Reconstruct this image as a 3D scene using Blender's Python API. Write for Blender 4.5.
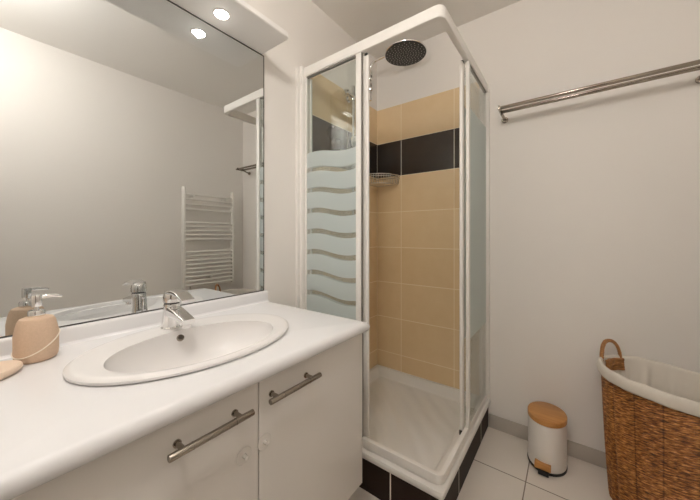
import bpy, bmesh, math, random
from mathutils import Vector, Matrix

random.seed(7)
PI = math.pi
SC = bpy.context.scene
for o in list(bpy.data.objects):
    bpy.data.objects.remove(o)
COL = SC.collection

# ------------------------------------------------------------------ camera
CAM = (1.1888, -1.9411, 1.161)
cd = bpy.data.cameras.new('camera')
cd.sensor_width = 36.0
cd.lens = 36.0 * 295.0 / 700.0
cd.shift_y = -15.0 / 700.0
cd.clip_start = 0.02
cam = bpy.data.objects.new('camera', cd)
cam.location = CAM
cam.rotation_euler = (PI / 2, 0, math.radians(36.714))
COL.objects.link(cam)
SC.camera = cam

# ------------------------------------------------------------------ world, exposure
wd = bpy.data.worlds.new('world')
wd.use_nodes = True
wd.node_tree.nodes['Background'].inputs[0].default_value = (1.0, 0.93, 0.85, 1)
wd.node_tree.nodes['Background'].inputs[1].default_value = 0.05
SC.world = wd
vs = SC.view_settings
vs.view_transform = 'Standard'
vs.look = 'None'
vs.gamma = 1.0
vs.use_curve_mapping = False
vs.exposure = 0.0
LAMP_STRENGTH = 57.5          # opal ceiling lamp
LAMP_COLOR = (1.0, 0.955, 0.905)
SPOT_POWER = 3.5              # each downlight under the mirror shelf
SPOT_COLOR = (1.0, 0.95, 0.93)
try:
    SC.cycles.use_denoising = True
    SC.cycles.denoiser = 'OPENIMAGEDENOISE'
    SC.cycles.max_bounces = 14
    SC.cycles.transparent_max_bounces = 24
    SC.cycles.glossy_bounces = 8
    SC.cycles.diffuse_bounces = 8
    SC.cycles.sample_clamp_indirect = 6.0
except Exception:
    pass


# ------------------------------------------------------------------ material helpers
def mat(name):
    m = bpy.data.materials.new(name)
    m.use_nodes = True
    nt = m.node_tree
    return m, nt, nt.nodes['Principled BSDF']


def N(nt, t, **kw):
    n = nt.nodes.new(t)
    for k, v in kw.items():
        setattr(n, k, v)
    return n


def M(nt, op, a, b=None, c=None, clamp=False):
    n = nt.nodes.new('ShaderNodeMath')
    n.operation = op
    n.use_clamp = clamp
    for i, v in enumerate((a, b, c)):
        if v is None:
            continue
        if isinstance(v, (int, float)):
            n.inputs[i].default_value = v
        else:
            nt.links.new(v, n.inputs[i])
    return n.outputs[0]


def mixcol(nt, fac, a, b):
    n = N(nt, 'ShaderNodeMix', data_type='RGBA')
    for i, v in ((0, fac), (6, a), (7, b)):
        if isinstance(v, (int, float)):
            n.inputs[i].default_value = v
        elif isinstance(v, tuple):
            n.inputs[i].default_value = (*v, 1) if len(v) == 3 else v
        else:
            nt.links.new(v, n.inputs[i])
    return n.outputs[2]


def coords(nt):
    tc = N(nt, 'ShaderNodeTexCoord')
    sx = N(nt, 'ShaderNodeSeparateXYZ')
    nt.links.new(tc.outputs['Object'], sx.inputs[0])
    return tc.outputs['Object'], sx.outputs


def simple(name, col, rough=0.5, metal=0.0, spec=0.5, noise=0.0, nscale=8.0, bump=0.0, bscale=120.0, coat=0.0):
    m, nt, p = mat(name)
    p.inputs['Roughness'].default_value = rough
    p.inputs['Metallic'].default_value = metal
    p.inputs['Specular IOR Level'].default_value = spec
    p.inputs['Coat Weight'].default_value = coat
    ob, _ = coords(nt)
    if noise:
        nz = N(nt, 'ShaderNodeTexNoise')
        nz.inputs['Scale'].default_value = nscale
        nz.inputs['Detail'].default_value = 4
        nt.links.new(ob, nz.inputs['Vector'])
        a = tuple(c * (1 - noise) for c in col)
        b = tuple(min(1, c * (1 + noise)) for c in col)
        nt.links.new(mixcol(nt, nz.outputs[0], a, b), p.inputs['Base Color'])
    else:
        p.inputs['Base Color'].default_value = (*col, 1)
    if bump:
        nz = N(nt, 'ShaderNodeTexNoise')
        nz.inputs['Scale'].default_value = bscale
        nz.inputs['Detail'].default_value = 3
        nt.links.new(ob, nz.inputs['Vector'])
        bp = N(nt, 'ShaderNodeBump')
        bp.inputs['Strength'].default_value = bump
        bp.inputs['Distance'].default_value = 0.002
        nt.links.new(nz.outputs[0], bp.inputs['Height'])
        nt.links.new(bp.outputs[0], p.inputs['Normal'])
    return m


def emitter(name, col, strength):
    m, nt, p = mat(name)
    p.inputs['Base Color'].default_value = (0.9, 0.9, 0.88, 1)
    p.inputs['Emission Color'].default_value = (*col, 1)
    p.inputs['Emission Strength'].default_value = strength
    return m


def tile_mat(name, ax, ay, x0, y0, w, h, tile_a, tile_b, grout, band=None, rough=0.25, mortar=0.0042, band_cols=None, band_grout=None, mott=12.0, spec=0.5):
    """rectangular tiles laid on the axes ax, ay (0=x 1=y 2=z), joints through (x0, y0); band = (z0, z1) of dark tiles"""
    m, nt, p = mat(name)
    ob, s = coords(nt)
    p.inputs['Specular IOR Level'].default_value = spec
    u = M(nt, 'DIVIDE', M(nt, 'SUBTRACT', s[ax], x0), w)
    v = M(nt, 'DIVIDE', M(nt, 'SUBTRACT', s[ay], y0), h)
    fu = M(nt, 'FRACT', u)
    fv = M(nt, 'FRACT', v)
    du = M(nt, 'MULTIPLY', M(nt, 'MINIMUM', fu, M(nt, 'SUBTRACT', 1.0, fu)), w)
    dv = M(nt, 'MULTIPLY', M(nt, 'MINIMUM', fv, M(nt, 'SUBTRACT', 1.0, fv)), h)
    d = M(nt, 'MINIMUM', du, dv)
    g = M(nt, 'LESS_THAN', d, mortar / 2)
    cell = N(nt, 'ShaderNodeCombineXYZ')
    nt.links.new(M(nt, 'FLOOR', u), cell.inputs[0])
    nt.links.new(M(nt, 'FLOOR', v), cell.inputs[1])
    wn = N(nt, 'ShaderNodeTexWhiteNoise', noise_dimensions='3D')
    nt.links.new(cell.outputs[0], wn.inputs['Vector'])
    nz = N(nt, 'ShaderNodeTexNoise')
    nz.inputs['Scale'].default_value = mott
    nz.inputs['Detail'].default_value = 5
    nt.links.new(ob, nz.inputs['Vector'])
    f = M(nt, 'ADD', M(nt, 'MULTIPLY', wn.outputs['Value'], 0.45), M(nt, 'MULTIPLY', nz.outputs[0], 0.55))
    col = mixcol(nt, f, tile_a, tile_b)
    gcol = grout
    if band:
        inb = M(nt, 'MULTIPLY', M(nt, 'GREATER_THAN', s[2], band[0]), M(nt, 'LESS_THAN', s[2], band[1]))
        col = mixcol(nt, inb, col, mixcol(nt, f, *band_cols))
        gcol = mixcol(nt, inb, grout, band_grout)
    col = mixcol(nt, g, col, gcol)
    nt.links.new(col, p.inputs['Base Color'])
    nt.links.new(M(nt, 'ADD', rough, M(nt, 'MULTIPLY', g, 0.5)), p.inputs['Roughness'])
    bp = N(nt, 'ShaderNodeBump')
    bp.inputs['Strength'].default_value = 0.35
    bp.inputs['Distance'].default_value = 0.002
    hgt = M(nt, 'ADD', M(nt, 'SUBTRACT', 1.0, g), M(nt, 'MULTIPLY', nz.outputs[0], 0.1))
    nt.links.new(hgt, bp.inputs['Height'])
    nt.links.new(bp.outputs[0], p.inputs['Normal'])
    return m


def glass_mat(name, axis, s0, s1, frosted=True, ztop=1.603, wavy=1.0, tint=(0.955, 0.975, 0.97)):
    """5 mm pane: clear thin glass, with a frosted print cut by wavy clear stripes; axis along which the wave runs"""
    m, nt, p = mat(name)
    nt.nodes.remove(p)
    out = [n for n in nt.nodes if n.type == 'OUTPUT_MATERIAL'][0]
    ob, s = coords(nt)
    geo = N(nt, 'ShaderNodeNewGeometry')
    ior = M(nt, 'ADD', M(nt, 'MULTIPLY', geo.outputs['Backfacing'], 1 / 1.45 - 1.45), 1.45)
    fr = N(nt, 'ShaderNodeFresnel')
    nt.links.new(ior, fr.inputs['IOR'])
    tr = N(nt, 'ShaderNodeBsdfTransparent')
    tr.inputs[0].default_value = (*tint, 1)
    gl = N(nt, 'ShaderNodeBsdfGlossy')
    gl.inputs['Roughness'].default_value = 0.015
    mx = N(nt, 'ShaderNodeMixShader')
    nt.links.new(fr.outputs[0], mx.inputs[0])
    nt.links.new(tr.outputs[0], mx.inputs[1])
    nt.links.new(gl.outputs[0], mx.inputs[2])
    final = mx.outputs[0]
    if frosted:
        t = M(nt, 'DIVIDE', M(nt, 'SUBTRACT', s[axis], s0), s1 - s0)
        wv = M(nt, 'COSINE', M(nt, 'MULTIPLY', M(nt, 'SUBTRACT', t, 0.15), 2 * PI / 1.3))
        drop = M(nt, 'MULTIPLY', M(nt, 'SUBTRACT', 1.0, wv), 0.013 * wavy)
        z = M(nt, 'ADD', s[2], drop)
        top = M(nt, 'LESS_THAN', z, ztop)
        bot = M(nt, 'GREATER_THAN', s[2], 0.64)
        k = M(nt, 'DIVIDE', M(nt, 'SUBTRACT', z, 1.512), 0.1095)
        fk = M(nt, 'FRACT', M(nt, 'ADD', k, 0.5))
        near = M(nt, 'LESS_THAN', M(nt, 'ABSOLUTE', M(nt, 'SUBTRACT', fk, 0.5)), 0.12)
        rng = M(nt, 'MULTIPLY', M(nt, 'LESS_THAN', z, 1.54), M(nt, 'GREATER_THAN', z, 0.82))
        stripe = M(nt, 'MULTIPLY', M(nt, 'MULTIPLY', near, rng), 0.80 * wavy)
        mask = M(nt, 'MULTIPLY', M(nt, 'MULTIPLY', top, bot), M(nt, 'SUBTRACT', 1.0, stripe))
        di = N(nt, 'ShaderNodeBsdfDiffuse')
        di.inputs[0].default_value = (0.79, 0.845, 0.845, 1)
        tl = N(nt, 'ShaderNodeBsdfTranslucent')
        tl.inputs[0].default_value = (0.79, 0.845, 0.845, 1)
        m1 = N(nt, 'ShaderNodeMixShader')
        m1.inputs[0].default_value = 0.45
        nt.links.new(di.outputs[0], m1.inputs[1])
        nt.links.new(tl.outputs[0], m1.inputs[2])
        m2 = N(nt, 'ShaderNodeMixShader')
        m2.inputs[0].default_value = 0.28
        nt.links.new(m1.outputs[0], m2.inputs[1])
        nt.links.new(mx.outputs[0], m2.inputs[2])
        m3 = N(nt, 'ShaderNodeMixShader')
        nt.links.new(mask, m3.inputs[0])
        nt.links.new(mx.outputs[0], m3.inputs[1])
        nt.links.new(m2.outputs[0], m3.inputs[2])
        final = m3.outputs[0]
    nt.links.new(final, out.inputs[0])
    return m


def wood_mat(name):
    m, nt, p = mat(name)
    ob, s = coords(nt)
    mp = N(nt, 'ShaderNodeMapping')
    mp.inputs['Scale'].default_value = (9, 90, 60)
    nt.links.new(ob, mp.inputs[0])
    nz = N(nt, 'ShaderNodeTexNoise')
    nz.inputs['Scale'].default_value = 1.0
    nz.inputs['Detail'].default_value = 4
    nt.links.new(mp.outputs[0], nz.inputs['Vector'])
    st = M(nt, 'FLOOR', M(nt, 'MULTIPLY', s[1], 42))
    wn = N(nt, 'ShaderNodeTexWhiteNoise', noise_dimensions='1D')
    nt.links.new(st, wn.inputs['W'])
    f = M(nt, 'ADD', M(nt, 'MULTIPLY', nz.outputs[0], 0.7), M(nt, 'MULTIPLY', wn.outputs[0], 0.3))
    nt.links.new(mixcol(nt, f, (0.36, 0.145, 0.035), (0.66, 0.34, 0.11)), p.inputs['Base Color'])
    p.inputs['Roughness'].default_value = 0.42
    return m


def wicker_mat(name):
    """twisted seagrass: long strands running round the basket, each a shade of its own"""
    m, nt, p = mat(name)
    ob, s = coords(nt)
    ang = M(nt, 'ARCTAN2', M(nt, 'MULTIPLY', s[1], -1.0), M(nt, 'MULTIPLY', s[0], -1.0))
    cb = N(nt, 'ShaderNodeCombineXYZ')
    # strands climb a little as they go round
    nt.links.new(M(nt, 'MULTIPLY', ang, 6.5), cb.inputs[0])
    nt.links.new(M(nt, 'MULTIPLY', M(nt, 'SUBTRACT', s[2], M(nt, 'MULTIPLY', ang, 0.040)), 190.0), cb.inputs[1])
    nz = N(nt, 'ShaderNodeTexNoise')
    nz.inputs['Scale'].default_value = 1.0
    nz.inputs['Detail'].default_value = 3
    nz.inputs['Roughness'].default_value = 0.6
    nt.links.new(cb.outputs[0], nz.inputs['Vector'])
    n2 = N(nt, 'ShaderNodeTexNoise')
    n2.inputs['Scale'].default_value = 9.0
    n2.inputs['Detail'].default_value = 3
    nt.links.new(ob, n2.inputs['Vector'])
    cr = N(nt, 'ShaderNodeValToRGB')
    e = cr.color_ramp.elements
    e[0].position = 0.30
    e[0].color = (0.07, 0.026, 0.008, 1)
    e[1].position = 0.74
    e[1].color = (0.74, 0.37, 0.115, 1)
    a = e.new(0.44)
    a.color = (0.22, 0.075, 0.018, 1)
    b = e.new(0.57)
    b.color = (0.42, 0.165, 0.040, 1)
    sm = M(nt, 'ABSOLUTE', M(nt, 'SUBTRACT', M(nt, 'FRACT', M(nt, 'ADD', M(nt, 'MULTIPLY', ang, 12 / (2 * PI)), 4.0)), 0.5))
    sm = M(nt, 'MULTIPLY', M(nt, 'SUBTRACT', 0.045, M(nt, 'MINIMUM', sm, 0.045)), 3.2)
    f = M(nt, 'ADD', M(nt, 'ADD', M(nt, 'MULTIPLY', M(nt, 'SUBTRACT', nz.outputs[0], 0.5), 1.35), 0.52), M(nt, 'MULTIPLY', M(nt, 'SUBTRACT', n2.outputs[0], 0.5), 0.25))
    f = M(nt, 'SUBTRACT', f, sm)
    nt.links.new(f, cr.inputs[0])
    nt.links.new(cr.outputs[0], p.inputs['Base Color'])
    p.inputs['Roughness'].default_value = 0.5
    bp = N(nt, 'ShaderNodeBump')
    bp.inputs['Strength'].default_value = 0.9
    bp.inputs['Distance'].default_value = 0.006
    nt.links.new(nz.outputs[0], bp.inputs['Height'])
    nt.links.new(bp.outputs[0], p.inputs['Normal'])
    return m


WALL = simple('painted_wall', (0.84, 0.81, 0.775), 0.85, spec=0.2, noise=0.012, nscale=1.5, bump=0.06, bscale=260)
CEIL = simple('painted_ceiling', (0.86, 0.84, 0.81), 0.9, spec=0.15, noise=0.012, nscale=1.2, bump=0.05, bscale=220)
WHITE_LAC = simple('white_lacquer', (0.74, 0.71, 0.67), 0.38, noise=0.012, nscale=3)
WORKTOP = simple('white_worktop', (0.80, 0.80, 0.81), 0.22, noise=0.01, nscale=4)
CERAMIC = simple('white_ceramic', (0.80, 0.785, 0.775), 0.26, noise=0.008, nscale=4)
FRAME = simple('white_powder_coat', (0.83, 0.81, 0.775), 0.32, noise=0.01, nscale=6)
ACRYL = simple('white_tray', (0.79, 0.77, 0.735), 0.28, noise=0.015, nscale=5)
CHROME = simple('chrome', (0.82, 0.81, 0.80), 0.07, metal=1.0, noise=0.02, nscale=20)
STEEL = simple('brushed_steel', (0.35, 0.31, 0.265), 0.18, metal=1.0, noise=0.08, nscale=60)
BLACK = simple('black_plastic', (0.012, 0.011, 0.011), 0.45, noise=0.2, nscale=30)
DARKFACE = simple('dark_rubber', (0.016, 0.014, 0.013), 0.38, noise=0.2, nscale=30)
NOZZLE = simple('grey_nozzle', (0.50, 0.47, 0.43), 0.5, noise=0.05)
DARKGAP = simple('dark_edge', (0.035, 0.03, 0.026), 0.6, noise=0.1)
BODYW = simple('white_enamel', (0.78, 0.75, 0.71), 0.30, noise=0.012, nscale=6)
BAMBOO = wood_mat('bamboo')
WICKER = wicker_mat('seagrass')
ROPE = simple('seagrass_rope', (0.36, 0.165, 0.055), 0.6, noise=0.5, nscale=70, bump=0.6, bscale=180)
LINEN = simple('white_linen', (0.74, 0.69, 0.62), 0.9, spec=0.15, noise=0.03, nscale=25, bump=0.3, bscale=500)
STONE = simple('beige_stoneware', (0.61, 0.45, 0.325), 0.75, spec=0.25, noise=0.10, nscale=220, bump=0.25, bscale=500)
DISHM = simple('pale_stoneware', (0.74, 0.59, 0.46), 0.7, spec=0.25, noise=0.05, nscale=160)
CORD = simple('cream_cord', (0.86, 0.78, 0.66), 0.85, noise=0.05, nscale=90)
RAD = simple('radiator_white', (0.80, 0.78, 0.74), 0.35, noise=0.01)
SEAL = simple('grey_seal', (0.20, 0.19, 0.17), 0.5, noise=0.05)
TAN = ((0.72, 0.525, 0.30), (0.83, 0.66, 0.43))
BROWN = ((0.022, 0.013, 0.008), (0.048, 0.032, 0.022))
TILE_BACK = tile_mat('tan_tiles_back', 0, 2, 0.21, 1.59, 0.378, 0.26, *TAN, (0.88, 0.75, 0.56),
                     band=(1.592, 1.848), band_cols=BROWN, band_grout=(0.75, 0.69, 0.58))
TILE_LEFT = tile_mat('tan_tiles_left', 1, 2, -0.012, 1.59, 0.378, 0.26, *TAN, (0.88, 0.75, 0.56),
                     band=(1.592, 1.848), band_cols=BROWN, band_grout=(0.75, 0.69, 0.58))
PL_FRONT = tile_mat('dark_tiles_front', 0, 2, 0.572, -0.01, 0.40, 0.30, (0.016, 0.007, 0.005), (0.034, 0.019, 0.013), (0.85, 0.79, 0.70), rough=0.55, spec=0.2, mortar=0.006)
PL_SIDE = tile_mat('dark_tiles_side', 1, 2, -0.59, -0.01, 0.41, 0.30, (0.016, 0.007, 0.005), (0.034, 0.019, 0.013), (0.85, 0.79, 0.70), rough=0.55, spec=0.2, mortar=0.006)
FLOORM = tile_mat('floor_tiles', 0, 1, 1.022, -0.335, 0.3335, 0.3335, (0.70, 0.645, 0.58), (0.80, 0.745, 0.68), (0.24, 0.20, 0.165), rough=0.28, mortar=0.005, mott=6)
BASEM = tile_mat('skirting_tiles', 0, 2, 1.022, -0.2, 0.3335, 0.4, (0.50, 0.455, 0.40), (0.58, 0.53, 0.475), (0.42, 0.38, 0.33), rough=0.35, mott=6)
CLEARP = simple('pale_plastic', (0.74, 0.71, 0.67), 0.15, noise=0.01)
GLASS_L = glass_mat('printed_glass_front', 0, 0.06, 0.375)
GLASS_R = glass_mat('printed_glass_side', 1, -0.06, -0.375, ztop=1.80, wavy=0.0)

mm, nt, p = mat('mirror_silver')
p.inputs['Base Color'].default_value = (0.775, 0.80, 0.805, 1)
p.inputs['Metallic'].default_value = 1.0
p.inputs['Roughness'].default_value = 0.0
MIRROR = mm

# ribbed shower floor
mm, nt, p = mat('ribbed_tray_floor')
ob, s = coords(nt)
p.inputs['Base Color'].default_value = (0.77, 0.76, 0.735, 1)
p.inputs['Roughness'].default_value = 0.28
wvn = N(nt, 'ShaderNodeTexWave', wave_type='BANDS', bands_direction='DIAGONAL')
wvn.inputs['Scale'].default_value = 5.0
wvn.inputs['Distortion'].default_value = 2.5
wvn.inputs['Detail'].default_value = 1.0
nt.links.new(ob, wvn.inputs['Vector'])
bp = N(nt, 'ShaderNodeBump')
bp.inputs['Strength'].default_value = 1.0
bp.inputs['Distance'].default_value = 0.006
nt.links.new(wvn.outputs[1], bp.inputs['Height'])
nt.links.new(bp.outputs[0], p.inputs['Normal'])
RIBBED = mm


# ------------------------------------------------------------------ mesh helpers
def bx(bm, x0, x1, y0, y1, z0, z1, bev=0.0, seg=2, mi=0):
    t = bmesh.new()
    bmesh.ops.create_cube(t, size=1.0)
    for v in t.verts:
        v.co = Vector(((x0 + x1) / 2 + v.co.x * (x1 - x0), (y0 + y1) / 2 + v.co.y * (y1 - y0), (z0 + z1) / 2 + v.co.z * (z1 - z0)))
    if bev > 0:
        bmesh.ops.bevel(t, geom=list(t.edges), offset=bev, segments=seg, profile=0.5, affect='EDGES')
    join(bm, t, mi)


def join(bm, t, mi=0):
    vm = {}
    for v in t.verts:
        vm[v] = bm.verts.new(v.co)
    for f in t.faces:
        try:
            nf = bm.faces.new([vm[v] for v in f.verts])
            nf.material_index = mi
        except ValueError:
            pass
    t.free()


def rings(bm, rs, cap0=True, cap1=True, closed=False, mi=0):
    """skin a list of vertex loops (lists of points, same length)"""
    L = [[bm.verts.new(q) for q in r] for r in rs]
    n = len(L[0])
    pairs = list(zip(L[:-1], L[1:])) + ([(L[-1], L[0])] if closed else [])
    for a, b in pairs:
        for i in range(n):
            f = bm.faces.new((a[i], a[(i + 1) % n], b[(i + 1) % n], b[i]))
            f.material_index = mi
    if not closed:
        if cap0:
            bm.faces.new(list(reversed(L[0]))).material_index = mi
        if cap1:
            bm.faces.new(L[-1]).material_index = mi


def lathe(bm, prof, c=(0, 0, 0), n=40, sx=1.0, sy=1.0, rot=0.0, cap0=True, cap1=True, mi=0):
    rs = []
    for r, z in prof:
        ring = []
        for i in range(n):
            a = 2 * PI * i / n
            x, y = r * sx * math.cos(a), r * sy * math.sin(a)
            ring.append((c[0] + x * math.cos(rot) - y * math.sin(rot), c[1] + x * math.sin(rot) + y * math.cos(rot), c[2] + z))
        rs.append(ring)
    rings(bm, rs, cap0, cap1, mi=mi)


def tube(bm, pts, r, n=10, closed=False, mi=0, flat=1.0, radii=None):
    pts = [Vector(q) for q in pts]
    m = len(pts)
    tg = []
    for i in range(m):
        if closed:
            d = pts[(i + 1) % m] - pts[i - 1]
        else:
            d = pts[min(i + 1, m - 1)] - pts[max(i - 1, 0)]
        tg.append(d.normalized())
    up = Vector((0, 0, 1)) if abs(tg[0].z) < 0.9 else Vector((1, 0, 0))
    nrm = (up - tg[0] * up.dot(tg[0])).normalized()
    rs = []
    for i in range(m):
        nrm = (nrm - tg[i] * nrm.dot(tg[i])).normalized()
        b = tg[i].cross(nrm)
        rr = radii[i] if radii else r
        rs.append([pts[i] + nrm * (rr * flat * math.cos(2 * PI * k / n)) + b * (rr * math.sin(2 * PI * k / n)) for k in range(n)])
    rings(bm, rs, True, True, closed, mi)


def cyl(bm, a, b, r, n=24, mi=0, bev=0.0):
    a, b = Vector(a), Vector(b)
    d = b - a
    if bev:
        dn = d.normalized()
        tube(bm, [a, a + dn * bev * 0.3, a + dn * bev, b - dn * bev, b - dn * bev * 0.3, b], r, n, mi=mi,
             radii=[r - bev, r - bev * 0.3, r, r, r - bev * 0.3, r - bev])
    else:
        tube(bm, [a, b], r, n, mi=mi)


def obj(name, bm, mats, parent=None, ang=35.0, loc=None):
    if not isinstance(mats, (list, tuple)):
        mats = [mats]
    bmesh.ops.recalc_face_normals(bm, faces=list(bm.faces))
    off = Vector(loc) if loc else Vector((0, 0, 0))
    if loc:
        for v in bm.verts:
            v.co -= off
    me = bpy.data.meshes.new(name)
    for f in bm.faces:
        f.smooth = True
    bm.to_mesh(me)
    bm.free()
    me.set_sharp_from_angle(angle=math.radians(ang))
    for m_ in mats:
        me.materials.append(m_)
    o = bpy.data.objects.new(name, me)
    COL.objects.link(o)
    if parent:
        o.parent = parent
        if loc:                       # loc is a world point: express it in the parent's frame
            pw = Vector((0, 0, 0))
            q = parent
            while q:
                pw += q.location
                q = q.parent
            o.location = off - pw
        else:
            pw = Vector((0, 0, 0))
            q = parent
            while q:
                pw += q.location
                q = q.parent
            o.location = -pw
    elif loc:
        o.location = off
    return o


def tag(o, label=None, cat=None, group=None, kind=None):
    for k, v in (('label', label), ('category', cat), ('group', group), ('kind', kind)):
        if v:
            o[k] = v
    return o


def thing(name, loc, label, cat, group=None):
    o = bpy.data.objects.new(name, None)
    o.empty_display_size = 0.05
    o.location = loc
    COL.objects.link(o)
    return tag(o, label, cat, group)


def struct(name, bm, m, **kw):
    o = obj(name, bm, m, **kw)
    o['kind'] = 'structure'
    return o


def B():
    return bmesh.new()


def arc(c, r, a0, a1, n, plane='xy', z=0.0):
    out = []
    for i in range(n + 1):
        a = a0 + (a1 - a0) * i / n
        out.append((c[0] + r * math.cos(a), c[1] + r * math.sin(a)))
    return out


def sweep_profile(bm, path, prof, closed_prof=True):
    """path: list of (x, y, nx, ny) = point and outward normal; prof: list of (out, z) - skinned along the path"""
    rs = []
    for x, y, nx, ny in path:
        rs.append([(x + nx * o_, y + ny * o_, z_) for o_, z_ in prof])
    rings(bm, rs, True, True)


# ================================================================== THE SETTING
RX, FY, CZ = 1.78, -2.32, 2.505
b = B(); bx(b, -0.12, RX + 0.12, FY - 0.12, 0.12, -0.12, 0.0); struct('floor', b, FLOORM)
b = B(); bx(b, -0.12, RX + 0.12, FY - 0.12, 0.12, CZ, CZ + 0.12); struct('ceiling', b, CEIL)
b = B(); bx(b, -0.12, 0.0, FY - 0.12, 0.12, 0.0, CZ); struct('wall_left', b, WALL)
b = B(); bx(b, 0.0, RX, 0.0, 0.12, 0.0, CZ); struct('wall_back', b, WALL)
b = B(); bx(b, RX, RX + 0.12, FY - 0.12, 0.12, 0.0, CZ); struct('wall_right', b, WALL)
b = B(); bx(b, 0.0, RX, FY - 0.12, FY, 0.0, CZ); struct('wall_front', b, WALL)
b = B(); bx(b, 0.793, RX, -0.010, 0.0, 0.0, 0.078, 0.003); struct('baseboard_back', b, BASEM)
b = B(); bx(b, RX - 0.010, RX, FY, -0.010, 0.0, 0.078, 0.003); struct('baseboard_right', b, BASEM)
# unseen dark door, added behind the camera to put dark reflections in the chrome
b = B(); bx(b, 0.86, 1.60, FY, FY + 0.030, 0.006, 2.03, 0.003)
added_door_o = struct('added_door', b, simple('added_dark_door', (0.10, 0.07, 0.05), 0.45, noise=0.2, nscale=14))
b = B()
bx(b, 0.80, 0.86, FY, FY + 0.018, 0.0, 2.09, 0.003); bx(b, 1.60, 1.66, FY, FY + 0.018, 0.0, 2.09, 0.003); bx(b, 0.86, 1.60, FY, FY + 0.018, 2.03, 2.09, 0.003)
struct('trim_6', b, FRAME)  # frame around the added door, also unseen
b = B()
cyl(b, (0.92, FY + 0.030, 1.02), (0.92, FY + 0.075, 1.02), 0.009); cyl(b, (0.92, FY + 0.030, 1.02), (0.92, FY + 0.036, 1.02), 0.025, bev=0.002); cyl(b, (0.91, FY + 0.072, 1.02), (1.03, FY + 0.072, 1.02), 0.009, bev=0.002)
obj('added_door_handle', b, STEEL, added_door_o)
# shower tiling
b = B(); bx(b, 0.0, 0.009, -0.745, 0.0, 0.153, 2.108); struct('trim_1', b, TILE_LEFT)
b = B(); bx(b, 0.009, 0.775, -0.009, 0.0, 0.153, 2.108); struct('trim_2', b, TILE_BACK)
# dark tiled plinth under the tray
b = B(); bx(b, 0.0, 0.783, -0.825, -0.80, 0.0, 0.143); struct('trim_3', b, PL_FRONT)
b = B(); bx(b, 0.762, 0.790, -0.80, 0.0, 0.0, 0.143); struct('trim_4', b, PL_SIDE)
b = B(); bx(b, 0.783, 0.791, -0.826, -0.80, 0.0, 0.143, 0.002)
struct('trim_5', b, simple('white_corner_strip', (0.78, 0.73, 0.66), 0.5, noise=0.02))

# ================================================================== SHOWER
tray = thing('shower_tray', (0.40, -0.40, 0.10), 'white square shower tray with ribbed floor on a dark tiled plinth', 'shower tray')
b = B()


def rrect(x0, x1, y0, y1, z, r, n=6):
    """loop with rounded corner at (x1, y0) (front right); other corners nearly square"""
    pts = []
    for (cx_, cy_, a0, rr) in ((x1, y0, -PI / 2, r), (x1, y1, 0, 0.004), (x0, y1, PI / 2, 0.004), (x0, y0, PI, 0.004)):
        sx = -1 if cx_ == x1 else 1
        sy = 1 if cy_ == y0 else -1
        c = (cx_ + sx * rr, cy_ + sy * rr)
        for i in range(n + 1):
            a = a0 + (PI / 2) * i / n
            pts.append((c[0] + rr * math.cos(a), c[1] + rr * math.sin(a), z))
    return pts


X0, X1, Y0, Y1 = 0.002, 0.803, -0.831, -0.002
rs = [rrect(0.03, 0.760, -0.795, -0.03, 0.10, 0.04),
      rrect(0.03, 0.760, -0.795, -0.03, 0.144, 0.04),
      rrect(X0, X1 - 0.003, Y0 + 0.003, Y1, 0.144, 0.012),
      rrect(X0, X1, Y0, Y1, 0.149, 0.014),
      rrect(X0, X1, Y0, Y1, 0.163, 0.014),
      rrect(X0, X1 - 0.004, Y0 + 0.004, Y1, 0.170, 0.014),
      rrect(X0, X1 - 0.014, Y0 + 0.014, Y1, 0.173, 0.014),
      rrect(0.030, X1 - 0.065, Y0 + 0.065, -0.030, 0.173, 0.05),
      rrect(0.036, X1 - 0.072, Y0 + 0.072, -0.036, 0.168, 0.05),
      rrect(0.055, X1 - 0.090, Y0 + 0.090, -0.055, 0.118, 0.06),
      rrect(0.064, X1 - 0.100, Y0 + 0.100, -0.064, 0.113, 0.06)]
rings(b, rs, True, False)
obj('rim', b, ACRYL, tray)
b = B()
rings(b, [rrect(0.060, X1 - 0.096, Y0 + 0.096, -0.060, 0.104, 0.06), rrect(0.060, X1 - 0.096, Y0 + 0.096, -0.060, 0.114, 0.06)])
obj('tray_floor', b, RIBBED, tray)
b = B(); lathe(b, [(0.0, 0.0), (0.042, 0.0), (0.045, 0.002), (0.045, 0.004), (0.038, 0.006), (0.002, 0.007)], (0.13, -0.68, 0.113), 32)
obj('drain_cover', b, CHROME, tray)

enc = thing('shower_enclosure', (0.40, -0.40, 0.173), 'corner shower enclosure with white frame and wave-printed glass doors', 'shower enclosure')
EX, EY = 0.796, -0.811      # outer lines of the frame


def L_path(ex, ey, r, n=8, x0=0.004, y1=-0.004):
    pts = [(x0, ey, 0, -1), (ex - r, ey, 0, -1)]
    for i in range(1, n):
        a = -PI / 2 + PI / 2 * i / n
        pts.append((ex - r + r * math.cos(a), ey + r + r * math.sin(a), math.cos(a), math.sin(a)))
    pts += [(ex, ey + r, 1, 0), (ex, y1, 1, 0)]
    return pts


def rprof(o0, o1, z0, z1, r=0.006):
    """rounded outer edges (o1 = outside)"""
    return [(o0, z0), (o1 - r, z0), (o1 - r * 0.3, z0 + r * 0.3), (o1, z0 + r), (o1, z1 - r), (o1 - r * 0.3, z1 - r * 0.3), (o1 - r, z1), (o0, z1)]


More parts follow.
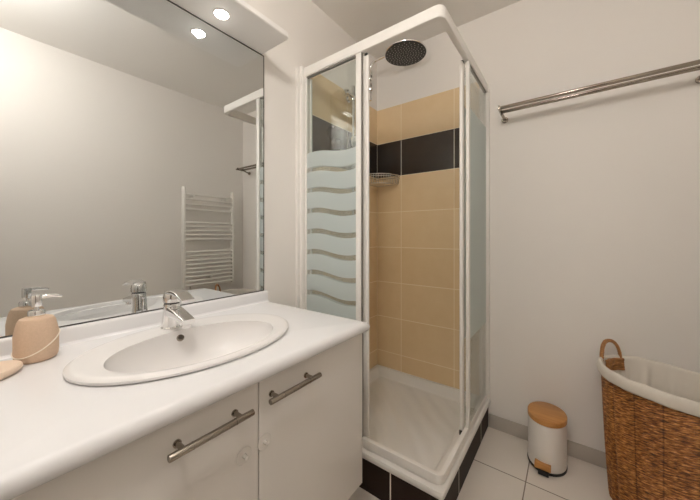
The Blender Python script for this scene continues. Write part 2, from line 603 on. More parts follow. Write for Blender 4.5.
b = B()
sweep_profile(b, L_path(EX, EY, 0.036), rprof(-0.025, 0.0, 2.016, 2.068, 0.008))
obj('top_rail', b, FRAME, enc)
b = B()
sweep_profile(b, L_path(EX - 0.005, EY + 0.005, 0.036), rprof(-0.019, 0.0, 0.1732, 0.214, 0.005))
obj('bottom_rail', b, FRAME, enc)
b = B(); bx(b, 0.0, 0.034, EY - 0.012, EY + 0.05, 0.1735, 2.075, 0.004); bx(b, 0.0, 0.016, EY - 0.030, EY - 0.010, 0.1735, 2.068, 0.003)
obj('wall_profile', b, FRAME, enc)
b = B(); bx(b, EX - 0.05, EX + 0.004, -0.030, 0.0, 0.1735, 2.075, 0.004)
obj('wall_profile', b, FRAME, enc)
ZB, ZT = 0.214, 2.016
# fixed front panel
b = B(); bx(b, 0.376, 0.406, EY + 0.003, EY + 0.019, ZB, ZT, 0.004); bx(b, 0.038, 0.048, EY + 0.005, EY + 0.018, ZB, ZT, 0.002)
fp = obj('fixed_panel', b, FRAME, enc)
b = B(); bx(b, 0.044, 0.378, EY + 0.009, EY + 0.014, ZB, ZT); obj('glass_pane', b, GLASS_L, fp)
b = B(); bx(b, 0.406, 0.410, EY + 0.006, EY + 0.018, ZB, ZT, 0.001); obj('rubber_seal', b, SEAL, fp)
b = B(); bx(b, 0.046, 0.370, EY + 0.007, EY + 0.022, ZT - 0.007, ZT); obj('rubber_seal', b, SEAL, fp)
# fixed side panel
b = B(); bx(b, EX - 0.019, EX - 0.003, -0.438, -0.410, ZB, ZT, 0.004); bx(b, EX - 0.018, EX - 0.005, -0.046, -0.032, ZB, ZT, 0.002)
fp = obj('fixed_panel', b, FRAME, enc)
b = B(); bx(b, EX - 0.014, EX - 0.009, -0.412, -0.044, ZB, ZT); obj('glass_pane', b, GLASS_R, fp)
b = B(); bx(b, EX - 0.020, EX - 0.007, -0.410, -0.046, ZT - 0.007, ZT); obj('rubber_seal', b, SEAL, fp)
# sliding doors, both pushed open behind the fixed panels
b = B(); bx(b, 0.398, 0.432, EY + 0.026, EY + 0.042, 0.176, ZT - 0.006, 0.006, 3); bx(b, 0.050, 0.060, EY + 0.028, EY + 0.040, 0.176, ZT - 0.006, 0.002)
sd = obj('sliding_door', b, FRAME, enc)
b = B(); bx(b, 0.058, 0.400, EY + 0.031, EY + 0.036, 0.178, ZT - 0.008); obj('glass_pane', b, GLASS_L, sd)
b = B(); bx(b, 0.412, 0.428, EY + 0.023, EY + 0.036, ZT - 0.012, ZT - 0.001, 0.002); obj('roller', b, BLACK, sd)
b = B(); bx(b, EX - 0.042, EX - 0.026, -0.466, -0.427, 0.176, ZT - 0.006, 0.006, 3); bx(b, EX - 0.040, EX - 0.028, -0.060, -0.050, 0.176, ZT - 0.006, 0.002)
sd = obj('sliding_door', b, FRAME, enc)
b = B(); bx(b, EX - 0.036, EX - 0.031, -0.434, -0.058, 0.178, ZT - 0.008); obj('glass_pane', b, GLASS_R, sd)
b = B(); bx(b, EX - 0.036, EX - 0.023, -0.460, -0.438, ZT - 0.012, ZT - 0.001, 0.002); obj('roller', b, BLACK, sd)

b = B(); bx(b, EX - 0.040, EX - 0.026, -0.474, -0.467, 0.190, 0.212, 0.002); obj('door_guide', b, BLACK, sd)
# overhead shower on a curved arm
HY = -0.168
hs = thing('rain_shower', (0.0, HY, 2.30), 'round overhead rain shower head with dark face on a curved chrome arm', 'shower head')
b = B()
pts = [(0.045, HY, 2.12), (0.045, HY, 2.33)]
for i in range(1, 9):
    a = PI - (PI / 2) * i / 8
    pts.append((0.045 + 0.06 + 0.06 * math.cos(a), HY, 2.33 + 0.06 * math.sin(a)))
pts += [(0.20, HY, 2.395), (0.285, HY, 2.400), (0.312, HY, 2.396), (0.320, HY, 2.375)]
tube(b, pts, 0.011, 14)
obj('arm', b, CHROME, hs)
b = B()
cyl(b, (0.0, HY, 2.30), (0.012, HY, 2.30), 0.026, 28, bev=0.003); cyl(b, (0.010, HY, 2.30), (0.045, HY, 2.30), 0.013)
cyl(b, (0.045, HY, 2.265), (0.045, HY, 2.335), 0.018, bev=0.004); cyl(b, (0.045, HY, 2.19), (0.045, HY, 2.25), 0.017, bev=0.003)
obj('wall_bracket', b, CHROME, hs)
b = B()
lathe(b, [(0.131, 0.0), (0.137, 0.002), (0.138, 0.005), (0.136, 0.008), (0.080, 0.012), (0.030, 0.017), (0.018, 0.022), (0.016, 0.032), (0.010, 0.036)],
      (0.322, HY, 2.350), 64)
obj('head', b, CHROME, hs)
b = B()
lathe(b, [(0.132, -0.002), (0.132, 0.003)], (0.322, HY, 2.349), 64)
for k in range(1, 8):
    rr = 0.0172 * k
    n_ = 6 * k if k < 4 else 24
    for i in range(n_):
        a = 2 * PI * i / n_ + 0.13 * (k % 2)
        lathe(b, [(0.0014, -0.0035), (0.0024, -0.0026), (0.0026, 0.0)], (0.322 + rr * math.cos(a), HY + rr * math.sin(a), 2.3475), 6, mi=1)
obj('spray_face', b, [DARKFACE, NOZZLE], hs)

# hand shower rail on the left wall
SY = -0.388
sr = thing('shower_rail', (0.0, SY, 1.20), 'vertical chrome rail with hand shower on the tiled left shower wall', 'shower rail')
b = B(); cyl(b, (0.055, SY, 1.22), (0.055, SY, 2.13), 0.0115, 18, bev=0.002)
obj('rail', b, CHROME, sr)
for z in (2.055, 1.25):
    b = B(); cyl(b, (0.009, SY, z), (0.018, SY, z), 0.022, 24, bev=0.002); cyl(b, (0.016, SY, z), (0.055, SY, z), 0.010); cyl(b, (0.055, SY, z - 0.02), (0.055, SY, z + 0.02), 0.0135, bev=0.003)
    obj('wall_bracket', b, CHROME, sr)
b = B(); cyl(b, (0.055, SY - 0.085, 2.060), (0.055, SY + 0.012, 2.060), 0.013, bev=0.003); cyl(b, (0.055, SY - 0.098, 2.048), (0.055, SY - 0.062, 2.072), 0.019, bev=0.004)
obj('holder', b, CHROME, sr)
b = B()
cyl(b, (0.075, SY - 0.006, 1.735), (0.085, SY - 0.015, 1.52), 0.011, 16, bev=0.003)
cyl(b, (0.068, SY - 0.012, 1.755), (0.098, SY - 0.020, 1.750), 0.043, 32, bev=0.008)
cyl(b, (0.055, SY, 1.66), (0.082, SY - 0.010, 1.66), 0.014, bev=0.003)
obj('hand_shower', b, CHROME, sr)
b = B()
hp = []
for i in range(40):
    t = i / 39
    hp.append((0.085 - 0.03 * t + 0.05 * math.sin(PI * t), SY - 0.015 + 0.05 * math.sin(PI * t), 1.52 - 0.62 * t + 0.0))
tube(b, hp, 0.007, 10)
obj('hose', b, STEEL, sr)

# corner wire basket
wb = thing('wire_basket', (0.009, -0.009, 1.56), 'chrome wire corner basket on the dark tile band in the shower', 'shower basket')
WR, wx, wy = 0.185, 0.012, -0.012


def qpath(r, z, n=20):
    pts = [(wx, wy, z)]
    pts += [(wx + r * i / 4, wy, z) for i in range(1, 4)]
    for i in range(n + 1):
        a = -PI / 2 * i / n
        pts.append((wx + r * math.cos(a), wy + r * math.sin(a), z))
    pts += [(wx, wy - r * (4 - i) / 4, z) for i in range(1, 4)]
    return pts


b = B(); tube(b, qpath(WR, 1.592), 0.0042, 8, closed=True); tube(b, qpath(WR, 1.578), 0.003, 8, closed=True)
obj('rim', b, CHROME, wb)
b = B(); tube(b, qpath(WR - 0.012, 1.528), 0.003, 8, closed=True)
for i in range(1, 10):
    q = WR * i / 10
    L_ = math.sqrt(max(0, (WR - 0.012) ** 2 - q * q))
    if L_ > 0.01:
        tube(b, [(wx + q, wy, 1.528), (wx + q, wy - L_, 1.528)], 0.0029, 6)
for i in range(0, 17):
    a = -PI / 2 * i / 16
    tube(b, [(wx + WR * math.cos(a), wy + WR * math.sin(a), 1.592), (wx + (WR - 0.004) * math.cos(a), wy + (WR - 0.004) * math.sin(a), 1.56),
             (wx + (WR - 0.012) * math.cos(a), wy + (WR - 0.012) * math.sin(a), 1.528)], 0.0029, 6)
obj('wires', b, CHROME, wb)

# ================================================================== MIRROR AND LIGHT SHELF
MZ0, MZ1, MY0, MY1 = 0.897, 2.020, -2.00, -1.052
mi_ = thing('wall_mirror', (0.0, (MY0 + MY1) / 2, MZ0), 'large frameless wall mirror above the washbasin worktop', 'mirror')
b = B(); bx(b, 0.0015, 0.0065, MY0, MY1, MZ0, MZ1); obj('mirror_glass', b, MIRROR, mi_)
b = B()
bx(b, 0.0, 0.0074, MY1, MY1 + 0.0035, MZ0 - 0.001, MZ1 + 0.004); bx(b, 0.0, 0.0074, MY0, MY1, MZ1, MZ1 + 0.004)
bx(b, 0.0, 0.0074, MY0, MY1 + 0.003, MZ0 - 0.004, MZ0)
obj('dark_edge', b, DARKGAP, mi_)

sh = thing('light_shelf', (0.0, -1.5, 2.026), 'white shelf above the mirror with round downlights underneath', 'light shelf')
b = B()
SX, SY1, SY0 = 0.200, -1.058, -2.00
loop = [(0.0, SY0), (SX, SY0)]
rc = 0.018
loop += [(SX - rc + rc * math.cos(a), SY1 - rc + rc * math.sin(a)) for a in [PI / 2 * i / 6 for i in range(7)]]
loop += [(0.0, SY1)]


def inset(k, z):
    cx_, cy_ = SX / 2, (SY0 + SY1) / 2
    return [(q[0] - (k if q[0] > cx_ else 0), q[1] - (k if q[1] > cy_ else -k), z) for q in loop]


rings(b, [inset(0.004, 2.0245), inset(0.0, 2.0285), inset(0.0, 2.046), inset(0.004, 2.050)])
obj('board', b, simple('white_shelf', (0.88, 0.86, 0.84), 0.35, noise=0.01), sh)
BULB = emitter('lamp_lens', (1.0, 0.93, 0.84), 45.0)
SPOTS = (-1.317, -1.72)
for y in SPOTS:
    b = B()
    lathe(b, [(0.025, 0.004), (0.025, -0.001), (0.027, -0.003), (0.030, -0.002), (0.032, 0.001), (0.032, 0.004)], (0.097, y, 2.0245), 36)
    dl = obj('downlight', b, FRAME, sh)
    b = B(); lathe(b, [(0.004, -0.0095), (0.013, -0.008), (0.020, -0.0045), (0.0245, 0.000), (0.0245, 0.003)], (0.097, y, 2.0235), 32); obj('lens', b, BULB, dl)
    ld = bpy.data.lights.new('downlight_beam', 'SPOT')
    ld.energy = SPOT_POWER
    ld.color = SPOT_COLOR
    ld.spot_size = math.radians(125)
    ld.spot_blend = 0.9
    ld.shadow_soft_size = 0.008
    lo = bpy.data.objects.new('downlight_beam', ld)
    lo.location = (0.097, y, 2.018)
    COL.objects.link(lo)
    lo.parent = sh
    lo.location = (0.097, y + 1.5, 2.012 - 2.026)

# ceiling lamp over the room (behind the camera's left shoulder)
cl = thing('ceiling_lamp', (1.02, -2.02, CZ), 'round opal ceiling lamp near the front end of the room', 'ceiling lamp')
b = B(); lathe(b, [(0.065, 0.0), (0.065, -0.02), (0.06, -0.03), (0.012, -0.034), (0.012, -0.09)], (1.02, -2.02, CZ), 36); obj('canopy', b, FRAME, cl)
b = B()
lathe(b, [(0.028, 0.096)] + [(0.1 * math.sin(a), 0.1 * math.cos(a)) for a in [PI * (0.09 + 0.90 * i / 16) for i in range(17)]], (1.02, -2.02, CZ - 0.18), 36)
obj('opal_globe', b, emitter('opal_glow', LAMP_COLOR, LAMP_STRENGTH), cl)

# ================================================================== WASHSTAND
VY1, VY0 = -1.034, -1.965         # right and left end of the cabinet
DX = 0.570
cab = thing('vanity_cabinet', (0.28, -1.5, 0.24), 'white wall-hung bathroom cabinet with two doors under the worktop', 'cabinet')
b = B()
bx(b, 0.002, DX - 0.020, VY1 - 0.018, VY1 - 0.002, 0.24, 0.802, 0.001); bx(b, 0.002, DX - 0.020, VY0, VY0 + 0.018, 0.24, 0.802, 0.001)
bx(b, 0.002, DX - 0.022, VY0 + 0.016, VY1 - 0.016, 0.24, 0.258); bx(b, 0.002, 0.012, VY0 + 0.016, VY1 - 0.016, 0.256, 0.802)
bx(b, DX - 0.05, DX - 0.022, VY0 + 0.016, VY1 - 0.016, 0.72, 0.802)
bx(b, DX - 0.10, DX - 0.026, -1.502, -1.486, 0.256, 0.72)
obj('carcass', b, WHITE_LAC, cab)
GAP = -1.490
for k, (y0, y1, hy0, hy1, hk) in enumerate(((GAP + 0.0018, VY1, -1.484, -1.306, -1.474), (VY0, GAP - 0.0018, -1.712, -1.534, -1.532))):
    b = B(); bx(b, DX - 0.018, DX, y0, y1, 0.240, 0.8035, 0.0015)
    door = obj('door', b, WHITE_LAC, cab)
    # bar handle: round bar on two posts, grooved near its ends
    hz, hx = 0.752, DX + 0.032
    hy0, hy1 = hy0 + 0.004, hy1 + 0.006
    b = B()
    cyl(b, (hx, hy0, hz), (hx, hy1, hz), 0.0072, 20, bev=0.0012)
    for q in (hy0 + 0.028, hy1 - 0.028):
        cyl(b, (DX, q, hz), (hx, q, hz), 0.0055, 16)
        cyl(b, (DX, q, hz), (DX + 0.003, q, hz), 0.008, 16)
    for q in (hy0 + 0.044, hy1 - 0.044):
        cyl(b, (hx, q - 0.0008, hz), (hx, q + 0.0008, hz), 0.0076, 20)
    obj('handle', b, STEEL, door)
    # clear round stick-on hook
    b = B()
    hz = 0.640
    t = bmesh.new()
    lathe(t, [(0.0, 0.0), (0.0195, 0.0), (0.0205, 0.0012), (0.0195, 0.0026), (0.017, 0.0020), (0.0, 0.0024)], (0, 0, 0), 32)
    lathe(t, [(0.0055, 0.002), (0.0045, 0.010), (0.0055, 0.014), (0.003, 0.0155)], (0.0, 0, 0), 14)
    for v in t.verts:
        v.co = Vector((DX + v.co.z, hk + v.co.x, hz + v.co.y))
    join(b, t)
    obj('adhesive_hook', b, CLEARP, door)

# worktop with an opening for the basin
WT = 0.843
wk = thing('worktop', (0.30, -1.5, WT - 0.04), 'glossy white rounded-edge worktop running along the mirror', 'worktop')
bc = (0.302, -1.504)                # basin centre
wx0, wx1, wy0, wy1 = 0.001, 0.600, -1.985, -1.029
angs = sorted([2 * PI * i / 96 for i in range(96)] + [math.atan2(sy - bc[1], sx - bc[0]) % (2 * PI) for sx in (wx0, wx1) for sy in (wy0, wy1)])


def rectpt(a):
    dx, dy = math.cos(a), math.sin(a)
    ts = []
    if dx > 1e-9: ts.append((wx1 - bc[0]) / dx)
    if dx < -1e-9: ts.append((wx0 - bc[0]) / dx)
    if dy > 1e-9: ts.append((wy1 - bc[1]) / dy)
    if dy < -1e-9: ts.append((wy0 - bc[1]) / dy)
    t = min(ts)
    return bc[0] + dx * t, bc[1] + dy * t


def rect_loop(k, z):
    out = []
    mx_, my_ = (wx0 + wx1) / 2, (wy0 + wy1) / 2
    hx_, hy_ = (wx1 - wx0) / 2, (wy1 - wy0) / 2
    for a in angs:
        x, y = rectpt(a)
        x2 = x - k * max(0, (x - mx_) / hx_) if x > mx_ else x
        y2 = my_ + (y - my_) * (hy_ - k) / hy_
        out.append((x2, y2, z))
    return out


def ell_loop(rx, ry, z, c=bc):
    return [(c[0] + rx * ry / math.hypot(ry * math.cos(a), rx * math.sin(a)) * math.cos(a),
             c[1] + rx * ry / math.hypot(ry * math.cos(a), rx * math.sin(a)) * math.sin(a), z) for a in angs]


b = B()
R_ = 0.019
rs = [ell_loop(0.175, 0.262, WT - 0.038), ell_loop(0.175, 0.262, WT)]
for i in range(9):
    a = PI / 2 - PI * i / 8
    rs.append(rect_loop(R_ * (1 - math.cos(a)), WT - R_ + R_ * math.sin(a)))
rings(b, rs, False, False, closed=True)
obj('slab', b, WORKTOP, wk, ang=60)
b = B()
pr = [(0.0015, WT - 0.001), (0.030, WT - 0.001), (0.024, WT + 0.003), (0.021, WT + 0.007), (0.020, WT + 0.040), (0.0185, WT + 0.046), (0.015, WT + 0.0495), (0.011, WT + 0.050), (0.0015, WT + 0.050)]
rings(b, [[(x, y, z) for x, z in pr] for y in (wy0 + 0.002, wy1 - 0.008)])
obj('upstand', b, WORKTOP, wk)

# oval inset basin
ba = thing('washbasin', (bc[0], bc[1], WT), 'white oval inset washbasin with raised rim in the worktop', 'washbasin')
ic = (0.340, -1.514)
b = B()


def el(c, rx, ry, z, n=96):
    return [(c[0] + rx * math.cos(2 * PI * i / n), c[1] + ry * math.sin(2 * PI * i / n), z) for i in range(n)]


rs = [el(bc, 0.165, 0.245, WT - 0.02), el(bc, 0.170, 0.255, WT + 0.001), el(bc, 0.203, 0.288, WT + 0.001), el(bc, 0.2085, 0.2935, WT + 0.004), el(bc, 0.2095, 0.2945, WT + 0.010),
      el(bc, 0.2075, 0.2925, WT + 0.012), el(bc, 0.2025, 0.2875, WT + 0.0155), el(bc, 0.196, 0.281, WT + 0.0165)]
for k in range(1, 4):
    t = k / 4
    rs.append(el((bc[0] + (ic[0] - bc[0]) * t, bc[1] + (ic[1] - bc[1]) * t), 0.196 + (0.150 - 0.196) * t, 0.281 + (0.222 - 0.281) * t, WT + 0.0165 - 0.002 * t))
rs.append(el(ic, 0.150, 0.222, WT + 0.0135))
for k in range(1, 15):
    a = PI / 2 * k / 14
    q = math.cos(a) ** 0.75 if k < 14 else 0.0
    zz = math.sin(a) ** 1.15
    w = max(q, 0.13)
    rs.append(el((ic[0] - 0.02 * zz, ic[1]), 0.150 * w, 0.222 * w, WT + 0.012 - 0.121 * zz))
rings(b, rs, False, True)
# outside of the bowl below the worktop
rs2 = [el(bc, 0.165, 0.245, WT - 0.02), el((0.32, -1.517), 0.150, 0.222, WT - 0.06), el((0.32, -1.517), 0.09, 0.14, WT - 0.13), el((0.32, -1.517), 0.03, 0.04, WT - 0.14)]
rings(b, rs2, False, True)
obj('bowl', b, CERAMIC, ba, ang=50)
b = B(); lathe(b, [(0.0, 0.0), (0.030, 0.0), (0.032, 0.003), (0.028, 0.005), (0.02, 0.004), (0.0, 0.006)], (0.32, -1.518, WT - 0.1085), 32)
obj('drain', b, CHROME, ba)
# overflow ring on the back wall of the bowl
OVF = (0.2085, -1.5165, WT - 0.0045)
d = Vector((0.80, 0.0, 0.6)).normalized()
up = Vector((0, 1, 0)); sd_ = d.cross(up)
b = B()
c0 = Vector(OVF)


def ringpts(r, off, n=28):
    return [c0 + d * off + up * (r * math.cos(2 * PI * i / n)) + sd_ * (r * math.sin(2 * PI * i / n)) for i in range(n)]


rings(b, [ringpts(0.0105, -0.004), ringpts(0.0105, 0.002), ringpts(0.0095, 0.0035), ringpts(0.0075, 0.0028), ringpts(0.0070, 0.0005)], True, False)
ov = obj('overflow_ring', b, STEEL, ba)
b = B(); rings(b, [ringpts(0.0073, -0.002), ringpts(0.0073, 0.001)]); obj('overflow_hole', b, simple('overflow_dark', (0.06, 0.045, 0.035), 0.6, noise=0.05), ov)

# mixer tap
FX, FYy, FZ = 0.140, -1.518, WT + 0.0155
fa = thing('mixer_tap', (FX, FYy, FZ), 'chrome single lever mixer tap on the back of the washbasin', 'tap')


def sq(t, e):
    return (abs(t) ** e) * (1 if t >= 0 else -1)


def section(c, ux, uz, hw, hh, e=0.35, n=28):
    """rounded-rectangle section: half width hw across the tap, half height hh along uz"""
    return [(c[0] + uz[0] * hh * sq(math.sin(a), e), c[1] + hw * sq(math.cos(a), e), c[2] + uz[1] * hh * sq(math.sin(a), e)) for a in [2 * PI * q / n for q in range(n)]]


b = B()
# round foot growing into a body that leans forward a little
rs = []
for h, r, lean in ((0.0, 0.0270, 0.0), (0.004, 0.0270, 0.0), (0.0065, 0.0245, 0.0), (0.02, 0.0232, 0.001), (0.04, 0.0222, 0.004), (0.058, 0.0222, 0.007), (0.070, 0.0225, 0.009), (0.074, 0.0215, 0.010)):
    rs.append([(FX + lean + r * math.cos(2 * PI * q / 40), FYy + r * math.sin(2 * PI * q / 40), FZ + h) for q in range(40)])
rings(b, rs)
sp = []
for i in range(9):
    t = i / 8
    sp.append(section((FX + 0.006 + 0.112 * t, FYy, FZ + 0.0525 - 0.010 * t - 0.006 * t * t), None, (0.30, 0.95), 0.0200 - 0.0030 * t, 0.0170 - 0.0095 * t))
rings(b, sp)
obj('body', b, CHROME, fa, ang=30)
b = B()
cyl(b, (FX + 0.104, FYy, FZ + 0.034), (FX + 0.101, FYy, FZ + 0.019), 0.0120, 24, bev=0.002)
obj('aerator', b, CHROME, fa)
b = B()
rs = []
for h, r, lean in ((0.077, 0.0215, 0.010), (0.079, 0.0240, 0.010), (0.092, 0.0245, 0.011), (0.102, 0.0225, 0.012), (0.109, 0.0170, 0.014), (0.112, 0.008, 0.015)):
    rs.append([(FX + lean + r * math.cos(2 * PI * q / 40), FYy + r * math.sin(2 * PI * q / 40), FZ + h) for q in range(40)])
rings(b, rs)
lv = []
for i in range(11):
    t = i / 10
    lv.append(section((FX + 0.002 + 0.112 * t, FYy, FZ + 0.104 + 0.010 * math.sin(PI * t * 0.8) - 0.016 * t * t), None, (0.15, 0.99), 0.0200 - 0.0015 * t, 0.0085 - 0.0055 * t))
rings(b, lv)
obj('lever', b, CHROME, fa, ang=30)
b = B(); lathe(b, [(0.0205, 0.073), (0.0205, 0.0785)], (FX + 0.010, FYy, FZ), 32)
obj('joint_ring', b, BLACK, fa)
b = B()
cyl(b, (FX - 0.031, FYy, FZ), (FX - 0.031, FYy, FZ + 0.062), 0.0025, 10); cyl(b, (FX - 0.031, FYy, FZ + 0.058), (FX - 0.031, FYy, FZ + 0.070), 0.0055, 14, bev=0.002)
obj('pop_up_rod', b, CHROME, fa)
fa.scale = (1.08, 1.08, 1.10)

# soap dispenser
DX_, DY_ = 0.092, -1.815
so = thing('soap_dispenser', (DX_, DY_, WT), 'beige stoneware soap dispenser with cord and chrome pump', 'soap dispenser')
bprof = [(0.0, 0.0), (0.046, 0.0), (0.0525, 0.003), (0.0565, 0.010), (0.0580, 0.022), (0.0575, 0.040), (0.0545, 0.062), (0.0500, 0.082), (0.0455, 0.096), (0.0400, 0.103), (0.0320, 0.1065), (0.015, 0.1075)]
bprof = [(r * 0.715 + (0.0025 if 0.06 < z < 0.105 else 0), z * 1.03) for r, z in bprof]
b = B(); lathe(b, bprof, (DX_, DY_, WT), 48); obj('bottle', b, STONE, so)


def brad(z):
    for (r0, z0), (r1, z1) in zip(bprof[1:-1], bprof[2:]):
        if z0 <= z <= z1:
            return r0 + (r1 - r0) * (z - z0) / max(1e-9, z1 - z0)
    return 0.05


b = B()
cp = []
for i in range(72):
    a = 2 * PI * i / 72
    z = 0.044 + 0.027 * math.cos(a - math.radians(122))
    r = brad(z) + 0.0006
    cp.append((DX_ + r * math.cos(a), DY_ + r * math.sin(a), WT + z))
tube(b, cp, 0.0015, 6, closed=True)
obj('cord', b, CORD, so)
b = B()
lathe(b, [(0.0155, 0.1065), (0.0165, 0.108), (0.0165, 0.120), (0.0150, 0.1225), (0.006, 0.123)], (DX_, DY_, WT + 0.0030), 28)
lathe(b, [(0.0045, 0.122), (0.0045, 0.140)], (DX_, DY_, WT + 0.0030), 16)
lathe(b, [(0.0095, 0.132), (0.0105, 0.134), (0.0105, 0.158), (0.0095, 0.161), (0.004, 0.162)], (DX_, DY_, WT + 0.0030), 24)
tube(b, [(DX_, DY_, WT + 0.0030 + 0.154), (DX_ + 0.002, DY_ + 0.020, WT + 0.0030 + 0.156), (DX_ + 0.004, DY_ + 0.038, WT + 0.0030 + 0.154), (DX_ + 0.005, DY_ + 0.046, WT + 0.0030 + 0.151)], 0.0045, 12, radii=[0.006, 0.005, 0.004, 0.003])
obj('pump', b, CHROME, so)

# soap dish
sdh = thing('soap_dish', (0.158, -1.914, WT), 'pale beige oval soap dish beside the dispenser', 'soap dish')
b = B()
lathe(b, [(0.0, 0.0), (0.82, 0.0), (0.94, 0.004), (1.0, 0.010), (0.985, 0.0155), (0.94, 0.018), (0.86, 0.016), (0.5, 0.011), (0.0, 0.010)], (0.158, -1.914, WT), 48, sx=0.055, sy=0.075, rot=0.5)
obj('dish', b, DISHM, sdh)

# ================================================================== TOWEL RAIL
tr = thing('towel_rail', (1.255, 0.0, 1.845), 'double brushed steel towel rail on the wall above the bin and basket', 'towel rail')
TX0, TX1, TZ = 0.872, 1.668, 1.858
for y in (-0.148, -0.086):
    b = B(); cyl(b, (TX0, y, TZ), (TX1, y, TZ), 0.0095, 22, bev=0.001); obj('bar', b, STEEL, tr)
for x in (TX0 + 0.004, TX1 - 0.030):
    b = B()
    bx(b, x - 0.004, x + 0.004, -0.160, -0.074, TZ - 0.013, TZ + 0.013, 0.002)
    tube(b, [(x, -0.075, TZ - 0.006), (x + 0.004, -0.045, TZ - 0.016), (x + 0.006, -0.010, TZ - 0.022)], 0.008, 14)
    cyl(b, (x + 0.006, -0.014, TZ - 0.022), (x + 0.006, 0.0, TZ - 0.022), 0.0165, 26, bev=0.002)
    obj('bracket', b, STEEL, tr)

# ================================================================== HEATED TOWEL RADIATOR (seen in the mirror)
rd = thing('towel_radiator', (RX, -0.41, 0.64), 'white ladder towel radiator on the right wall, seen in the mirror', 'radiator')
RX_ = RX - 0.062
for y in (-0.660, -0.165):
    b = B(); cyl(b, (RX_, y, 0.655), (RX_, y, 1.612), 0.018, 18, bev=0.005); obj('upright', b, RAD, rd)
zs = [1.545, 1.500, 1.452, 1.404, 1.278, 1.240, 1.200, 1.160, 1.118, 0.998, 0.960, 0.918, 0.878, 0.838, 0.800, 0.762, 0.722, 0.684]
for z in zs:
    b = B()
    tube(b, [(RX_ - 0.004 - 0.016 * math.sin(PI * i / 10), -0.660 + 0.495 * i / 10, z) for i in range(11)], 0.0115, 12)
    obj('rung', b, RAD, rd)
for y, z in ((-0.58, 1.525), (-0.25, 1.525), (-0.41, 0.742)):
    b = B(); cyl(b, (RX, y, z), (RX_ - 0.032, y, z), 0.013, 16, bev=0.003); obj('wall_mount', b, RAD, rd)
for y in (-0.660, -0.600):
    b = B(); cyl(b, (RX_, y, 0.50), (RX_, y, 0.67), 0.008, 12); tube(b, [(RX_, y, 0.505), (RX_ + 0.03, y, 0.50), (RX, y, 0.50)], 0.008, 12); obj('pipe', b, CHROME, rd)

# ================================================================== PEDAL BIN
BX_, BY_ = 1.094, -0.128
bn = thing('pedal_bin', (BX_, BY_, 0.0), 'small white oval pedal bin with bamboo lid on the tiled floor', 'bin')
bo, bt, bi = 0.083, 0.101, 0.25
b = B(); lathe(b, [(0.99, 0.012), (1.0, 0.015), (1.0, 0.226), (0.985, 0.230)], (BX_, BY_, 0), 64, sx=bo, sy=bt); obj('body', b, BODYW, bn)
b = B(); lathe(b, [(0.97, 0.0), (1.02, 0.001), (1.03, 0.005), (1.02, 0.012), (0.98, 0.013)], (BX_, BY_, 0), 64, sx=bo, sy=bt); obj('base_ring', b, BLACK, bn)
b = B(); lathe(b, [(0.97, 0.231), (1.015, 0.233), (1.02, 0.236), (1.02, 0.252), (1.01, 0.2555), (0.98, 0.257), (0.02, 0.257)], (BX_, BY_, 0), 64, sx=bo, sy=bt); obj('lid', b, BAMBOO, bn)
b = B(); bx(b, BX_ - 0.045, BX_ + 0.022, BY_ - 0.118, BY_ - 0.088, 0.026, 0.054, 0.003)
pdl = obj('pedal', b, BAMBOO, bn)
b = B(); bx(b, BX_ - 0.030, BX_ + 0.014, BY_ - 0.128, BY_ - 0.080, 0.006, 0.026, 0.003)
obj('pedal_arm', b, BLACK, pdl)

# ================================================================== LAUNDRY BASKET
KX, KY, KZ, KR = 1.508, -0.219, 0.575, -0.65 - PI / 2
ka, kb = 0.170, 0.227       # half axes at the rim (b along the handles)
lb = thing('laundry_basket', (KX, KY, 0.0), 'tall oval brown seagrass laundry basket with white cloth liner', 'laundry basket')


def kpt(th, k, z, extra=0.0):
    x, y = (ka * k + extra) * math.cos(th), (kb * k + extra) * math.sin(th)
    return (KX + x * math.cos(KR) - y * math.sin(KR), KY + x * math.sin(KR) + y * math.cos(KR), z)


def kscale(z):
    t = z / KZ
    return 0.87 + 0.13 * t ** 0.9 + 0.010 * math.sin(PI * t)


b = B()
NA, NZ = 220, 210
rs = []
for j in range(NZ + 1):
    z = 0.003 + (KZ - 0.02) * j / NZ
    ring = []
    for i in range(NA):
        th = 2 * PI * i / NA
        row = z / 0.0085 + 0.35 * math.sin(9 * th) + 0.25 * math.sin(23 * th + 1.3)
        q0 = kpt(th, 1, 0)
        seam = math.exp(-(((math.atan2(q0[1] - KY, q0[0] - KX) * 12 / (2 * PI)) % 1.0 - 0.5) ** 2) / 0.0035)
        ex = 0.0022 * math.cos(2 * PI * row) + 0.0005 * math.sin(90 * th + 0.6 * row) - 0.0028 * seam
        ring.append(kpt(th, kscale(z), z, ex - 0.003))
    rs.append(ring)
rings(b, rs, True, False)
o = obj('woven_body', b, WICKER, lb, loc=(KX, KY, 0.0), ang=80)
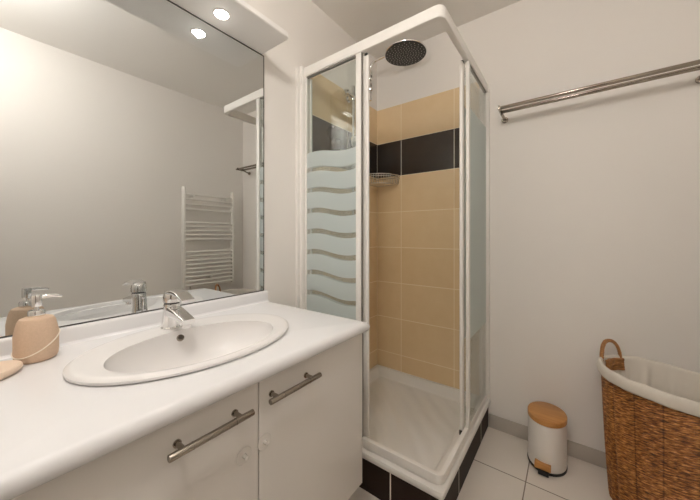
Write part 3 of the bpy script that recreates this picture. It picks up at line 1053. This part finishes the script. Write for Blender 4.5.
# liner: folded over the rim, hanging down inside
b = B()
rs = []
NA = 200
prof = [(0.004, -0.038), (0.0085, -0.0365), (0.0115, -0.028), (0.0125, -0.016), (0.0120, -0.005), (0.0085, 0.006), (0.0030, 0.0115), (-0.0030, 0.0105), (-0.0075, 0.004), (-0.0100, -0.008),
        (-0.012, -0.04), (-0.014, -0.09), (-0.016, -0.16), (-0.019, -0.26), (-0.024, -0.38)]
for ex, dz in prof:
    ring = []
    for i in range(NA):
        th = 2 * PI * i / NA
        deep = max(0.0, -dz - 0.02) if ex < 0 else 0.0
        wr = 0.0075 * min(1, deep * 12) * (math.sin(13 * th + 9 * dz + 1.4 * math.sin(3 * th)) + 0.7 * math.sin(29 * th + 14 * dz + 1) - 1.7) if ex < 0 else 0.0009 * math.sin(23 * th) + 0.0007 * math.sin(41 * th + 60 * dz)
        zz = KZ + dz + 0.0018 * math.sin(5 * th + 0.6) + 0.001 * math.sin(13 * th)
        ring.append(kpt(th, kscale(min(KZ, KZ + dz)), zz, ex + wr))
    rs.append(ring)
rings(b, rs, False, True)
obj('cloth_liner', b, LINEN, lb, ang=80)
# twisted rope handles at the two ends
for th0 in (PI / 2, -PI / 2 - 0.06):
    b = B()
    for ph in (0, 2 * PI / 3, 4 * PI / 3):
        pts = []
        for i in range(61):
            t = i / 60
            s_ = math.cos(PI * t)
            hx_ = 0.057 * (abs(s_) ** 0.8) * (1 if s_ > 0 else -1)
            hz_ = -0.03 + 0.112 * math.sin(PI * t) ** 0.8
            w_ = 0.0046
            a = ph + t * 2 * PI * 9
            thh = th0 + hx_ / ka
            base = Vector(kpt(thh, 1.0, KZ + hz_, -0.002 + w_ * math.cos(a)))
            base.z += w_ * math.sin(a) * 0.8
            pts.append(base)
        tube(b, pts, 0.0050, 7)
    obj('handle', b, ROPE, lb)
    b = B()
    for k in range(5):
        tube(b, [kpt(th0 + q * 0.057 / ka, 1.0, KZ - 0.044 + 0.011 * k, -0.0215 + 0.002 * math.sin(9 * q + k)) for q in [-1 + 2 * i / 14 for i in range(15)]], 0.0065, 8)
    obj('handle_band', b, ROPE, lb)
